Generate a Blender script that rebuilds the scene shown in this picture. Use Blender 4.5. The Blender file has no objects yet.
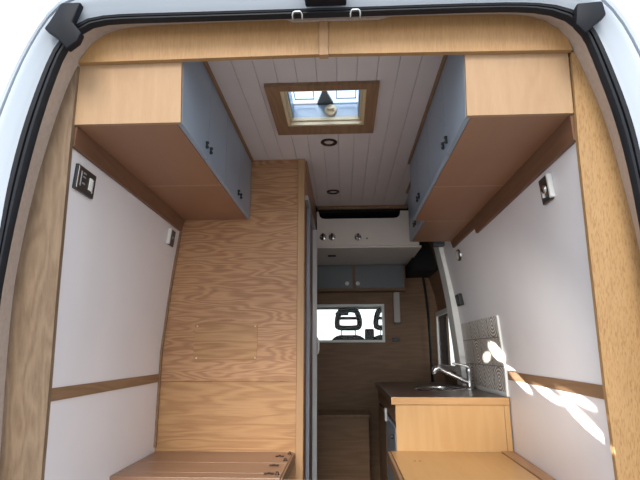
import bpy, bmesh, math, random
from mathutils import Vector, Matrix
random.seed(7)
SC = bpy.context.scene
COL = SC.collection

# ------------------------------------------------------------------ helpers
def lin(r, g, b):
    f = lambda c: (c/255/12.92) if c/255 <= .04045 else ((c/255+.055)/1.055)**2.4
    return (f(r), f(g), f(b), 1)

def mat(name, rgb, rough=.5, metal=0., spec=.5, emit=None, coat=0.):
    m = bpy.data.materials.new(name); m.use_nodes = True
    b = m.node_tree.nodes['Principled BSDF']
    b.inputs['Base Color'].default_value = lin(*rgb)
    b.inputs['Roughness'].default_value = rough
    b.inputs['Metallic'].default_value = metal
    b.inputs['Specular IOR Level'].default_value = spec
    b.inputs['Coat Weight'].default_value = coat
    if emit:
        b.inputs['Emission Color'].default_value = lin(*emit[0]); b.inputs['Emission Strength'].default_value = emit[1]
    return m

def noisy(name, rgb, var=.06, scale=6, rough=.5, **k):
    """plain paint or laminate with faint mottling and roughness variation"""
    m = mat(name, rgb, rough, **k); nt = m.node_tree; N = nt.nodes; b = N['Principled BSDF']
    tc = N.new('ShaderNodeTexCoord'); n = N.new('ShaderNodeTexNoise'); n.inputs['Scale'].default_value = scale
    n.inputs['Detail'].default_value = 5
    r = N.new('ShaderNodeValToRGB'); c = lin(*rgb)
    r.color_ramp.elements[0].position = .3; r.color_ramp.elements[1].position = .7
    r.color_ramp.elements[0].color = [x*(1-var) for x in c[:3]]+[1]
    r.color_ramp.elements[1].color = [min(1, x*(1+var)) for x in c[:3]]+[1]
    nt.links.new(tc.outputs['Object'], n.inputs['Vector']); nt.links.new(n.outputs['Fac'], r.inputs['Fac'])
    nt.links.new(r.outputs['Color'], b.inputs['Base Color'])
    return m

def wood(name, light, dark, grain='z', freq=9., contour=34., streak=.5, cath=.6, rough=.45, fleck=0., stretch=.12, off=(0, 0, 0), coat=0.0):
    """oak veneer: contour lines of a stretched noise (cathedral figure) + fine pore streaks, grain along one axis"""
    m = bpy.data.materials.new(name); m.use_nodes = True
    nt = m.node_tree; N = nt.nodes; L = nt.links; b = N['Principled BSDF']
    b.inputs['Roughness'].default_value = rough; b.inputs['Specular IOR Level'].default_value = .35
    b.inputs['Coat Weight'].default_value = coat; b.inputs['Coat Roughness'].default_value = .3
    tc = N.new('ShaderNodeTexCoord')
    def mapped(s_along, s_across):
        mp = N.new('ShaderNodeMapping'); sc = [s_across]*3; sc['xyz'.index(grain)] = s_along
        mp.inputs['Scale'].default_value = sc; mp.inputs['Location'].default_value = off
        L.new(tc.outputs['Object'], mp.inputs['Vector']); return mp
    def math_(op, a, v=None):
        n = N.new('ShaderNodeMath'); n.operation = op; L.new(a, n.inputs[0])
        if v is not None:
            if isinstance(v, float): n.inputs[1].default_value = v
            else: L.new(v, n.inputs[1])
        return n.outputs[0]
    big = N.new('ShaderNodeTexNoise'); big.inputs['Scale'].default_value = 1.; big.inputs['Detail'].default_value = 2.
    big.inputs['Roughness'].default_value = .45
    L.new(mapped(freq*stretch, freq).outputs[0], big.inputs['Vector'])
    rings = math_('MULTIPLY_ADD', math_('SINE', math_('MULTIPLY', big.outputs['Fac'], contour*2.)), .5)
    rings.node.inputs[2].default_value = .5
    fine = N.new('ShaderNodeTexNoise'); fine.inputs['Scale'].default_value = 1.; fine.inputs['Detail'].default_value = 6.
    fine.inputs['Roughness'].default_value = .65
    L.new(mapped(6., 170.).outputs[0], fine.inputs['Vector'])
    tone = N.new('ShaderNodeTexNoise'); tone.inputs['Scale'].default_value = 1.
    L.new(mapped(.9, 5.).outputs[0], tone.inputs['Vector'])
    s = math_('MULTIPLY', rings, cath*.6)
    s2 = math_('MULTIPLY', fine.outputs['Fac'], streak)
    s3 = math_('MULTIPLY', tone.outputs['Fac'], .45)
    t = math_('ADD', math_('ADD', s, s2), s3)
    if fleck:
        fl = N.new('ShaderNodeTexNoise'); fl.inputs['Scale'].default_value = 1.; fl.inputs['Detail'].default_value = 1.
        L.new(mapped(38., 230.).outputs[0], fl.inputs['Vector'])
        fr = N.new('ShaderNodeMapRange'); fr.inputs['From Min'].default_value = .5; fr.inputs['From Max'].default_value = .68
        L.new(fl.outputs['Fac'], fr.inputs['Value'])
        t = math_('ADD', t, math_('MULTIPLY', fr.outputs[0], fleck))
    total = cath*.3 + streak*.5 + .225
    mr = N.new('ShaderNodeMapRange'); mr.inputs['From Min'].default_value = total-.38; mr.inputs['From Max'].default_value = total+.42
    L.new(t, mr.inputs['Value'])
    r = N.new('ShaderNodeValToRGB'); r.color_ramp.elements[0].color = lin(*light); r.color_ramp.elements[1].color = lin(*dark)
    L.new(mr.outputs[0], r.inputs['Fac']); L.new(r.outputs['Color'], b.inputs['Base Color'])
    bp = N.new('ShaderNodeBump'); bp.inputs['Strength'].default_value = .06; bp.inputs['Distance'].default_value = .002
    L.new(fine.outputs['Fac'], bp.inputs['Height']); L.new(bp.outputs['Normal'], b.inputs['Normal'])
    return m

class MB:
    """collects shapes for ONE mesh"""
    def __init__(s): s.bm = bmesh.new()
    def box(s, x0, x1, y0, y1, z0, z1, bevel=0., seg=2):
        t = bmesh.new(); bmesh.ops.create_cube(t, size=1)
        for v in t.verts:
            v.co = Vector(((x0+x1)/2+v.co.x*(x1-x0), (y0+y1)/2+v.co.y*(y1-y0), (z0+z1)/2+v.co.z*(z1-z0)))
        if bevel: bmesh.ops.bevel(t, geom=t.edges[:], offset=bevel, segments=seg, affect='EDGES', profile=.5)
        return s.merge(t)
    def merge(s, t, M=None):
        if M is not None: bmesh.ops.transform(t, matrix=M, verts=t.verts)
        mp = {}
        for v in t.verts: mp[v] = s.bm.verts.new(v.co)
        for f in t.faces:
            try: s.bm.faces.new([mp[v] for v in f.verts])
            except ValueError: pass
        t.free(); return s
    def prism(s, front, back, bevel=0.):
        """two matching outlines (lists of 3D points) joined into a solid"""
        t = bmesh.new(); a = [t.verts.new(p) for p in front]; c = [t.verts.new(p) for p in back]; n = len(a)
        t.faces.new(a); t.faces.new(c[::-1])
        for i in range(n): t.faces.new([a[i], c[i], c[(i+1) % n], a[(i+1) % n]])
        bmesh.ops.recalc_face_normals(t, faces=t.faces)
        if bevel: bmesh.ops.bevel(t, geom=t.edges[:], offset=bevel, segments=2, affect='EDGES', profile=.5)
        return s.merge(t)
    def tube(s, path, r, n=12, closed=False, flat=None):
        pts = [Vector(p) for p in path]; m = len(pts); rings = []
        up = Vector((.13, .21, .97)).normalized()
        for i, p in enumerate(pts):
            if closed: d = pts[(i+1) % m]-pts[i-1]
            else: d = pts[min(i+1, m-1)]-pts[max(i-1, 0)]
            d.normalize(); a = d.cross(up)
            if a.length < .05: a = d.cross(Vector((1, 0, 0)))
            a.normalize(); b = a.cross(d); rr = r[i] if isinstance(r, (list, tuple)) else r
            ring = []
            for k in range(n):
                q = a*math.cos(k/n*math.tau)*rr+b*math.sin(k/n*math.tau)*rr
                if flat: q = Vector((q.x*flat[0], q.y*flat[1], q.z*flat[2]))
                ring.append(s.bm.verts.new(p+q))
            rings.append(ring)
        for i in range(m if closed else m-1):
            A, B = rings[i], rings[(i+1) % m]
            for k in range(n): s.bm.faces.new([A[k], A[(k+1) % n], B[(k+1) % n], B[k]])
        if not closed:
            s.bm.faces.new(rings[0][::-1]); s.bm.faces.new(rings[-1])
        return s
    def lathe(s, prof, centre, axis='z', n=28):
        """prof: (radius, along) pairs turned about an axis through centre"""
        c = Vector(centre); rings = []
        for (r, h) in prof:
            ring = []
            for k in range(n):
                ca, sa = math.cos(k/n*math.tau)*r, math.sin(k/n*math.tau)*r
                q = {'z': (ca, sa, h), 'y': (ca, h, sa), 'x': (h, ca, sa)}[axis]
                ring.append(s.bm.verts.new(c+Vector(q)))
            rings.append(ring)
        for A, B in zip(rings, rings[1:]):
            for k in range(n): s.bm.faces.new([A[k], A[(k+1) % n], B[(k+1) % n], B[k]])
        if prof[0][0] > 1e-5: s.bm.faces.new(rings[0][::-1])
        if prof[-1][0] > 1e-5: s.bm.faces.new(rings[-1])
        return s
    def grid(s, rows):
        vs = [[s.bm.verts.new(p) for p in r] for r in rows]
        for A, B in zip(vs, vs[1:]):
            for i in range(len(A)-1): s.bm.faces.new([A[i], A[i+1], B[i+1], B[i]])
        return s

def root_loc(o):
    while o.parent: o = o.parent
    return o.location.copy()

def obj(name, mb, m, parent=None, smooth=None, label=None):
    """link the collected shapes as one mesh; a top-level mesh gets its origin at its base"""
    bm = mb.bm; bmesh.ops.remove_doubles(bm, verts=bm.verts, dist=1e-6); bmesh.ops.recalc_face_normals(bm, faces=bm.faces)
    if parent is None:
        xs = [v.co for v in bm.verts]
        loc = Vector(((min(v.x for v in xs)+max(v.x for v in xs))/2, (min(v.y for v in xs)+max(v.y for v in xs))/2, min(v.z for v in xs)))
    else: loc = root_loc(parent)
    bmesh.ops.translate(bm, verts=bm.verts, vec=-loc)
    me = bpy.data.meshes.new(name); bm.to_mesh(me); bm.free()
    me.materials.append(m)
    if smooth:
        for p in me.polygons: p.use_smooth = True
        me.set_sharp_from_angle(angle=math.radians(smooth))
    o = bpy.data.objects.new(name, me); COL.objects.link(o)
    if parent is None: o.location = loc
    else: o.parent = parent
    if label: o['label'] = label
    return o

def tag(o, label, cat, group=None):
    o['label'] = label; o['category'] = cat
    if group: o['group'] = group
    return o

def thing(name, label, cat, loc=(0, 0, 0), group=None):
    o = bpy.data.objects.new(name, None); COL.objects.link(o); o.location = loc; o.empty_display_size = .05
    return tag(o, label, cat, group)

def struct(name, mb, m, smooth=None, parent=None):
    o = obj(name, mb, m, parent, smooth)
    if parent is None: o['kind'] = 'structure'
    return o

def dup(root, loc, label):
    r = root.copy(); COL.objects.link(r); r.location = loc; r['label'] = label
    for ch in list(root.children):
        c = ch.copy(); COL.objects.link(c); c.parent = r
        for g in list(ch.children):
            d = g.copy(); COL.objects.link(d); d.parent = c
    return r

def lerp(a, b, t): return a+(b-a)*t
def interp(tab, z):
    tab = sorted(tab)
    if z <= tab[0][0]: return tab[0][1]
    for (a, b), (c, d) in zip(tab, tab[1:]):
        if z <= c: return b+(d-b)*(z-a)/(c-a)
    return tab[-1][1]
def resample(pts, n):
    d = [0]
    for a, b in zip(pts, pts[1:]): d.append(d[-1]+math.hypot(b[0]-a[0], b[1]-a[1]))
    out = []
    for i in range(n):
        t = d[-1]*i/(n-1); k = 0
        while k < len(d)-2 and d[k+1] < t: k += 1
        f = (t-d[k])/max(1e-9, d[k+1]-d[k]); out.append((lerp(pts[k][0], pts[k+1][0], f), lerp(pts[k][1], pts[k+1][1], f)))
    return out
def smooth_loop(pts, it=2):
    for _ in range(it):
        q = [pts[0]]
        for a, b in zip(pts, pts[1:]):
            q += [(lerp(a[0], b[0], .25), lerp(a[1], b[1], .25)), (lerp(a[0], b[0], .75), lerp(a[1], b[1], .75))]
        pts = q+[pts[-1]]
    return pts
def yn(z): return 1.636-.14*z                     # the rear opening leans a little

# ------------------------------------------------------------------ materials
OAKL, OAKD = (214, 170, 116), (172, 122, 74)
M = dict(
    oak_v=wood('oak_veneer_upright', (182, 146, 108), (152, 112, 76), 'z', 9, 20, .55, .25, .42),
    oak_face=wood('pale_oak_end_panel', (174, 143, 110), (152, 117, 84), 'z', 9, 18, .5, .25, .42),
    oak_h=wood('oak_veneer_lengthwise', (176, 136, 98), (136, 94, 62), 'y', 9, 24, .5, .3, .45),
    oak_x=wood('oak_veneer_crown_figure', (198, 154, 114), (134, 86, 56), 'x', 11, 40, .9, .48, .42, stretch=.16),
    oak_x2=wood('oak_veneer_plain', (192, 150, 106), (146, 102, 66), 'x', 10, 30, .8, .5, .42, stretch=.13, off=(3, 1, 2)),
    oak_dark=wood('oak_trim', (152, 120, 92), (114, 86, 62), 'y', 10, 26, .5, .4, .5),
    oak_post_l=wood('greyish_oak_board', (132, 111, 90), (94, 74, 56), 'z', 11, 30, .75, .45, .5, stretch=.1, off=(5, 2, 1)),  # greyer and darker oak tone than the right post
    oak_post_r=wood('flecked_beech_board', (180, 146, 102), (140, 102, 62), 'z', 11, 20, .5, .1, .45, fleck=.3),
    header=wood('straight_grain_oak', (182, 144, 98), (146, 104, 64), 'z', 10, 16, .9, .1, .4),
    kit=wood('light_oak_laminate', (196, 158, 110), (178, 136, 86), 'z', 9, 18, .45, .3, .42),
    kit_x=wood('light_oak_edging', (194, 154, 106), (174, 130, 84), 'x', 9, 18, .45, .25, .42),
    bench_r=wood('satin_oak_lid', (184, 144, 94), (162, 118, 72), 'y', 9, 18, .45, .2, .32),
    bench_l=wood('walnut_toned_boards', (150, 116, 92), (124, 90, 68), 'x', 10, 20, .45, .25, .34),
    bulk=wood('smoked_oak_bulkhead', (142, 110, 82), (106, 78, 54), 'x', 10, 24, .55, .35, .5, stretch=.1),
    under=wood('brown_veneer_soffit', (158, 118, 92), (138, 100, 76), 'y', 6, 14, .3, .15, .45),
    floor=wood('dark_plank_vinyl', (92, 70, 52), (58, 42, 30), 'y', 8, 20, .5, .4, .5),
    wall=noisy('white_wall_board', (226, 222, 224), .035, 2.2, .42),
    clad=noisy('white_cladding', (205, 196, 194), .03, 5, .5),
    white=noisy('white_laminate', (214, 206, 198), .03, 4, .5),
    grey=noisy('blue_grey_laminate', (138, 152, 168), .04, 3, .3),
    greydk=noisy('slate_grey_laminate', (98, 104, 107), .04, 4, .4),
    edge=mat('door_edge', (168, 140, 116), .5),
    black=noisy('black_plastic', (26, 26, 28), .15, 20, .42),
    rubber=noisy('black_rubber', (18, 20, 26), .25, 30, .55, spec=.3),
    rubber2=noisy('bluish_black_rubber', (17, 19, 26), .2, 20, .6, spec=.25),
    counter=noisy('dark_brown_worktop', (80, 64, 56), .2, 40, .28),
    steel=mat('brushed_steel', (198, 198, 196), .22, 1.),
    chrome=mat('chrome', (225, 226, 228), .08, 1.),
    alu=noisy('aluminium', (182, 184, 188), .05, 12, .36, metal=.75),
    alu_p=noisy('silver_profile', (206, 206, 208), .03, 12, .4),
    alu_d=noisy('grey_profile', (128, 132, 142), .04, 12, .4),
    batten=wood('brown_batten', (126, 92, 70), (98, 68, 50), 'y', 10, 24, .5, .3, .5),
    alu_dk=mat('dark_aluminium', (84, 86, 92), .45, .5),
    paint=noisy('white_body_paint', (186, 194, 204), .02, 2, .25, coat=.4),
    lining=noisy('beige_grey_lining', (168, 150, 138), .08, 60, .85),
    cream=noisy('cream_plastic', (206, 186, 150), .04, 8, .45),
    brass=mat('dull_brass', (150, 118, 70), .35, .9),
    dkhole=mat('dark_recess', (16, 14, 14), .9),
    seat=noisy('charcoal_fabric', (26, 27, 30), .2, 60, .85),
    headl=noisy('pale_headliner', (168, 172, 158), .05, 20, .9),
    ground=noisy('grey_paving', (150, 146, 140), .12, 3, .9),
    glazed=mat('white_trim', (232, 232, 228), .35),
    screw=mat('bright_screw', (220, 205, 180), .3, .7),
    rust=mat('dark_bronze', (66, 46, 36), .4, .6),
    lens=mat('frosted_lens', (190, 184, 176), .5),
    wallsw=mat('charcoal_plate', (52, 49, 47), .35),
)
def glass_mat(name, tint):
    m = bpy.data.materials.new(name); m.use_nodes = True; nt = m.node_tree; N = nt.nodes
    N.remove(N['Principled BSDF']); g = N.new('ShaderNodeBsdfGlossy'); g.inputs['Roughness'].default_value = .02
    t = N.new('ShaderNodeBsdfTransparent'); t.inputs['Color'].default_value = tint
    mx = N.new('ShaderNodeMixShader'); f = N.new('ShaderNodeMath'); f.operation = 'MULTIPLY_ADD'; lw = N.new('ShaderNodeLayerWeight'); pw = N.new('ShaderNodeMath'); pw.operation = 'POWER'; pw.inputs[1].default_value = 4.; nt.links.new(lw.outputs['Facing'], pw.inputs[0]); nt.links.new(pw.outputs[0], f.inputs[0]); f.inputs[1].default_value = .6; f.inputs[2].default_value = .008
    nt.links.new(f.outputs[0], mx.inputs[0]); nt.links.new(t.outputs[0], mx.inputs[1]); nt.links.new(g.outputs[0], mx.inputs[2])
    nt.links.new(mx.outputs[0], N['Material Output'].inputs['Surface']); return m
M['glass'] = glass_mat('clear_glass', (.96, .98, .98, 1)); M['acrylic'] = glass_mat('tinted_acrylic', (.66, .8, .97, 1))
def tile_mat():
    """patchwork of grey patterned tiles: each tile takes its own ring, diamond or star figure"""
    m = bpy.data.materials.new('patchwork_tile'); m.use_nodes = True; nt = m.node_tree; N = nt.nodes; L = nt.links
    b = N['Principled BSDF']; b.inputs['Roughness'].default_value = .3
    tc = N.new('ShaderNodeTexCoord'); sp = N.new('ShaderNodeSeparateXYZ'); L.new(tc.outputs['Object'], sp.inputs[0])
    def mt(op, a, v=None, w=None):
        n = N.new('ShaderNodeMath'); n.operation = op
        for i, q in enumerate((a, v, w)):
            if q is None: continue
            if isinstance(q, (int, float)): n.inputs[i].default_value = q
            else: L.new(q, n.inputs[i])
        return n.outputs[0]
    S = 1/.163
    u = mt('ADD', mt('MULTIPLY', sp.outputs['Y'], S*.8), 10.); v = mt('ADD', mt('MULTIPLY', sp.outputs['Z'], S), 10.)
    iu, iv = mt('FLOOR', u), mt('FLOOR', v)
    rnd = mt('FRACT', mt('MULTIPLY', mt('SINE', mt('ADD', mt('MULTIPLY', iu, 12.99), mt('MULTIPLY', iv, 78.2))), 437.5))
    fu = mt('SUBTRACT', mt('FRACT', u), .5); fv = mt('SUBTRACT', mt('FRACT', v), .5)
    au, av = mt('ABSOLUTE', fu), mt('ABSOLUTE', fv)
    k = mt('MULTIPLY_ADD', rnd, 16., 36.)
    ring = mt('SINE', mt('MULTIPLY', mt('SQRT', mt('ADD', mt('MULTIPLY', fu, fu), mt('MULTIPLY', fv, fv))), k))
    dia = mt('SINE', mt('MULTIPLY', mt('ADD', au, av), k))
    chk = mt('MULTIPLY', mt('SINE', mt('MULTIPLY', fu, k)), mt('SINE', mt('MULTIPLY', fv, k)))
    a = mt('MULTIPLY', ring, mt('GREATER_THAN', rnd, .62))
    d = mt('MULTIPLY', dia, mt('LESS_THAN', rnd, .34))
    c = mt('MULTIPLY', chk, mt('MULTIPLY', mt('LESS_THAN', rnd, .62), mt('GREATER_THAN', rnd, .34)))
    t = mt('ADD', mt('ADD', a, d), mt('MULTIPLY', c, 1.6))
    nz = N.new('ShaderNodeTexNoise'); nz.inputs['Scale'].default_value = 90; L.new(tc.outputs['Object'], nz.inputs['Vector'])
    t = mt('ADD', mt('MULTIPLY_ADD', t, .38, .52), mt('MULTIPLY_ADD', nz.outputs['Fac'], .5, -.25))
    grout = mt('GREATER_THAN', mt('MAXIMUM', au, av), .485)
    r = N.new('ShaderNodeValToRGB'); r.color_ramp.elements[0].color = lin(92, 82, 76); r.color_ramp.elements[1].color = lin(240, 230, 220)
    r.color_ramp.elements[0].position = .2; r.color_ramp.elements[1].position = .85
    L.new(t, r.inputs['Fac']); mx = N.new('ShaderNodeMix'); mx.data_type = 'RGBA'
    L.new(grout, mx.inputs['Factor']); L.new(r.outputs['Color'], mx.inputs['A']); mx.inputs['B'].default_value = lin(74, 66, 60)
    L.new(mx.outputs['Result'], b.inputs['Base Color']); return m
M['tile'] = tile_mat()

FLOOR = -1.12
# ------------------------------------------------------------------ wall surfaces
XLN = [(-1.12, -1.0), (-.4, -.996), (-.1, -.984), (.17, -.972), (.74, -.942), (.98, -.924)]
XLF = [(-1.12, -1.03), (-.465, -1.035), (0, -1.036), (.4, -1.004), (.726, -.966), (1.15, -.9)]
XRN = [(-1.12, .85), (-.388, .848), (-.093, .826), (.658, .784), (.966, .776)]
XRF = [(-1.12, .905), (-.52, .905), (-.1, .905), (.25, .88), (.7, .8), (1.15, .74)]
def xl(y, z):
    t = max(0, min(1, (y-yn(z))/(2.8-yn(z)))); return lerp(interp(XLN, z), interp(XLF, z), t)
def xr(y, z):
    t = max(0, min(1, (y-yn(z))/(2.85-yn(z)))); return lerp(interp(XRN, z), interp(XRF, z), t)
ZS = [FLOOR, -.8, -.5, -.3, -.15, 0, .15, .3, .45, .6, .7, .78, .9, 1.02, 1.15]
def wall_strip(fn, y1, side, z0=None, z1=None, off=0., thick=.03, n=16):
    """a panel that follows the side wall; off lifts it off the wall into the room"""
    zs = [z for z in ZS if (z0 is None or z > z0+.004) and (z1 is None or z < z1-.004)]
    if z0 is not None: zs = [z0]+zs
    if z1 is not None: zs = zs+[z1]
    mb = MB(); a = []; b = []
    for z in zs:
        ra, rb = [], []
        for i in range(n+1):
            y0 = yn(z)+.007; y = lerp(y0, y1, i/n); x = fn(y, z)
            ra.append((x+off*side, y, z)); rb.append((x-thick*side, y, z))
        a.append(ra); b.append(rb)
    mb.grid(a); mb.grid(b)
    for A, B in ((a[0], b[0]), (a[-1], b[-1]), ([r[0] for r in a], [r[0] for r in b]), ([r[-1] for r in a], [r[-1] for r in b])): mb.grid([A, B])
    return mb
struct('wall_left', wall_strip(xl, 2.8, 1), M['wall'], 30)
struct('wall_right', wall_strip(xr, 3.8, -1, n=28), M['wall'], 30)
tag(obj('wall_trim', wall_strip(xl, 2.795, 1, -.16, -.117, .006, -.0005), M['oak_dark'], None, 30), 'oak strip along the white wall on the left, level with the seam of the wardrobe', 'trim strip')
tag(obj('wall_trim', wall_strip(xr, 2.84, -1, -.148, -.104, .006, -.0005), M['oak_dark'], None, 30), 'oak strip along the white wall on the right, crossed by sun streaks', 'trim strip')
tag(obj('corner_bead', MB().grid([[(interp(XLF, z)+.001, 2.782, z) for z in ZS[2:11]], [(interp(XLF, z)+.012, 2.782, z) for z in ZS[2:11]], [(interp(XLF, z)+.012, 2.797, z) for z in ZS[2:11]]]), M['oak_dark']), 'thin brown bead in the corner of left white wall and oak wardrobe', 'trim strip')

# floor, ground, outer shell
struct('floor', MB().box(-1.1, 1.0, 1.72, 4.75, FLOOR-.05, FLOOR), M['floor'])
struct('ground', MB().box(-40, 40, -30, 50, -1.85, -1.75), M['ground'])
def hole_rects(x0, x1, y0, y1, h):
    hx0, hx1, hy0, hy1 = h
    if x1 <= hx0 or x0 >= hx1 or y1 <= hy0 or y0 >= hy1: return [(x0, x1, y0, y1)]
    out = []
    if y0 < hy0: out.append((x0, x1, y0, hy0))
    if y1 > hy1: out.append((x0, x1, hy1, y1))
    m0, m1 = max(y0, hy0), min(y1, hy1)
    if x0 < hx0: out.append((x0, hx0, m0, m1))
    if x1 > hx1: out.append((hx1, x1, m0, m1))
    return out
HOLE = (-.285, .125, 1.958, 2.336)
c = MB(); edges = [-.565]+[-.445+.0856*i for i in range(12)]
for a, b_ in zip(edges, edges[1:]):
    for (p, q, r, s) in hole_rects(a, b_, 1.51, 3.79, HOLE): c.box(p+.0005, q-.0005, r, s, 1.15, 1.162, .002, 1)
struct('ceiling', c, M['clad'])
rf = MB()
for r in hole_rects(-1.1, .97, 1.66, 5.0, HOLE): rf.box(*r, 1.164, 1.235)
struct('wall_roof', rf, M['paint'])
struct('wall_outer_left', MB().box(-1.21, -1.11, 1.9, 7.0, -1.3, 1.16), M['paint'])
WIN = (3.98, 4.73, -.12, .335)
ro = MB(); ro.box(1.0, 1.08, 1.9, 4.3, -1.3, 1.16).box(1.0, 1.08, 5.7, 7.0, -1.3, 1.2).box(1.0, 1.08, 4.3, 5.7, -1.3, -.22).box(1.0, 1.08, 4.3, 5.7, .46, 1.2)
struct('wall_outer_right', ro, M['paint'])

# ------------------------------------------------------------------ rear opening
S_IN = [(-1.125, -1.2), (-1.125, -.35), (-1.112, .1), (-1.076, .355), (-1.038, .55), (-.993, .748), (-.93, .949), (-.891, 1.017), (-.848, 1.053), (-.794, 1.068), (-.716, 1.071), (-.597, 1.07), (-.066, 1.069), (.45, 1.07), (.608, 1.065), (.689, 1.049), (.749, 1.014), (.777, .964), (.799, .898), (.858, .704), (.892, .516), (.913, .332), (.948, .05), (.962, -.35), (.962, -1.2)]
S_OUT = [(-1.165, -1.2), (-1.165, -.35), (-1.15, .1), (-1.109, .356), (-1.087, .551), (-1.041, .749), (-.971, .95), (-.936, 1.011), (-.889, 1.061), (-.829, 1.087), (-.733, 1.094), (-.598, 1.093), (-.066, 1.09), (.451, 1.09), (.624, 1.086), (.718, 1.069), (.781, 1.036), (.815, .969), (.842, .897), (.903, .703), (.931, .515), (.951, .331), (.988, .05), (1.004, -.35), (1.004, -1.2)]
W_OUT = [(-1.14, -1.2), (-1.134, -.408), (-1.118, .174), (-1.089, .375), (-1.049, .581), (-.99, .79), (-.948, .913), (-.914, .985), (-.86, 1.06), (-.78, 1.108), (-.6, 1.124), (-.06, 1.126), (.45, 1.124), (.62, 1.116), (.70, 1.088), (.75, 1.035), (.79, .952), (.869, .746), (.909, .546), (.95, .351), (.985, .067), (1.006, -.207), (1.01, -1.2)]
B_L = [(-1.285, -1.2), (-1.28, -.3), (-1.25, .1), (-1.196, .343), (-1.148, .531), (-1.092, .722), (-1.028, .9), (-.961, 1.027), (-.898, 1.102), (-.805, 1.122), (-.576, 1.124), (-.063, 1.118), (.435, 1.116), (.678, 1.108), (.767, 1.084), (.83, 1.022), (.884, .928), (.941, .765), (.996, .523), (1.03, .317), (1.07, .05), (1.09, -.3), (1.095, -1.2)]
B_L = [(x*1.025, z*1.025) for x, z in B_L]
C_L = [(-1.36, -1.2), (-1.35, -.3), (-1.315, .1), (-1.261, .344), (-1.213, .532), (-1.145, .723), (-1.079, .859), (-1.0, 1.005), (-.925, 1.113), (-.809, 1.19), (-.578, 1.221), (-.062, 1.22), (.438, 1.21), (.682, 1.184), (.8, 1.131), (.849, 1.049), (.909, .959), (.978, .764), (1.039, .522), (1.09, .317), (1.14, .05), (1.17, -.3), (1.175, -1.2)]
C_L = [(x*1.025, z*1.025) for x, z in C_L]
NL = 120
def loop(pts, off): return [(x, yn(z)-off, z) for x, z in resample(smooth_loop(pts, 2), NL)]
def mixl(A, B, t, off): return [(x, yn(z)-off, z) for x, z in [(lerp(a[0], b[0], t), lerp(a[1], b[1], t)) for a, b in zip(resample(smooth_loop(A, 2), NL), resample(smooth_loop(B, 2), NL))]]
seal = MB(); cs = [(0, .083), (0, .09), (.18, .104), (.38, .104), (.46, .092), (.55, .104), (.85, .106), (1, .092), (1.02, .083)]
seal.grid([mixl(S_IN, S_OUT, t, o) for t, o in cs]+[mixl(S_IN, S_OUT, 0, .083)])
tag(obj('door_seal', seal, M['rubber'], None, 40), 'black rubber seal curving around the whole rear door opening', 'door seal')
struct('trim_1', MB().grid([mixl(S_IN, S_OUT, .3, .0825), loop(S_IN, .0815), mixl(S_IN, W_OUT, .5, .04), loop(W_OUT, -.006), mixl(W_OUT, W_OUT, 0, -.03)]), M['lining'], 50)
jamb = MB().grid([mixl(S_IN, S_OUT, .95, .08), mixl(S_OUT, B_L, .05, .082), mixl(S_OUT, B_L, .3, .088), mixl(S_OUT, B_L, .38, .094), mixl(S_OUT, B_L, .62, .1), mixl(S_OUT, B_L, .72, .108), mixl(S_OUT, B_L, .96, .114), mixl(S_OUT, B_L, .985, .104), loop(B_L, .1)])
struct('wall_rear', jamb, M['paint'], 35)
struct('trim_2', MB().grid([mixl(S_OUT, B_L, .97, .105), mixl(B_L, C_L, .1, .105)]), M['rubber2'])
sk = MB().grid([mixl(B_L, C_L, .06, .1), mixl(B_L, C_L, .08, .118), mixl(B_L, C_L, .3, .122), mixl(B_L, C_L, .7, .115), mixl(B_L, C_L, .93, .095), loop(C_L, .06), loop(C_L, -.1), [(p[0]*1.0, p[1]+.5, p[2]) for p in loop(C_L, -.1)]])
struct('wall_body', sk, M['paint'], 40)

def board(pts, off, thick, bevel=0.):
    return MB().prism([(x, yn(z)-off, z) for x, z in pts], [(x, yn(z)-off+thick, z) for x, z in pts], bevel)
PL_IN = [(-.989, FLOOR), (-.989, -.406), (-.974, -.108), (-.962, .173), (-.931, .736), (-.914, .985)]
PR_IN = [(.84, FLOOR), (.838, -.388), (.815, -.093), (.794, .28), (.774, .658), (.768, .97)]
plo = [(x+.002, z) for x, z in W_OUT[1:8]]
tag(obj('post_board', board(PL_IN[:-1]+[(-.915, .975)]+plo[::-1][1:]+[(-1.13, FLOOR)], .012, .018), M['oak_post_l']), 'greyish oak board lining the left side of the rear opening', 'post board')
pro = [(x-.002, z) for x, z in W_OUT[16:22]]
tag(obj('post_board', board(PR_IN[:-1]+[(.768, .973)]+[(.778, .973)]+pro[1:]+[(1.0, FLOOR)], .012, .018), M['oak_post_r']), 'yellow flecked oak board lining the right side of the rear opening', 'post board')
hl = [(-.912, .981), (-.073, .986), (-.073, 1.122), (-.6, 1.12), (-.78, 1.104), (-.858, 1.056)]
tag(obj('header_board', board(hl, .02, .019), M['header']), 'oak header board above the left overhead cupboard', 'header board', None)
hr = [(-.041, .986), (.768, .975), (.79, .953), (.786, .962), (.75, 1.03), (.70, 1.084), (.62, 1.112), (.45, 1.12), (-.041, 1.122)]
hr = [(-.041, .986), (.768, .976), (.752, 1.03), (.70, 1.084), (.62, 1.112), (.45, 1.12), (-.041, 1.122)]
tag(obj('header_board', board(hr, .02, .019), M['header']), 'oak header board above the right overhead cupboard', 'header board', None)
tag(obj('joint_strip', board([(-.0725, .98), (-.0415, .98), (-.0415, 1.122), (-.0725, 1.122)], .026, .025, .001), M['oak_v']), 'narrow oak strip covering the joint between the two header boards', 'trim strip')
tag(obj('latch_cover', board([(-.23, 1.126), (.21, 1.126), (.20, 1.115), (.13, 1.098), (-.16, 1.098), (-.20, 1.115)], .032, .011, .001), M['lining']), 'flat brownish plate behind the two door catches at top', 'plate')
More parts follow.
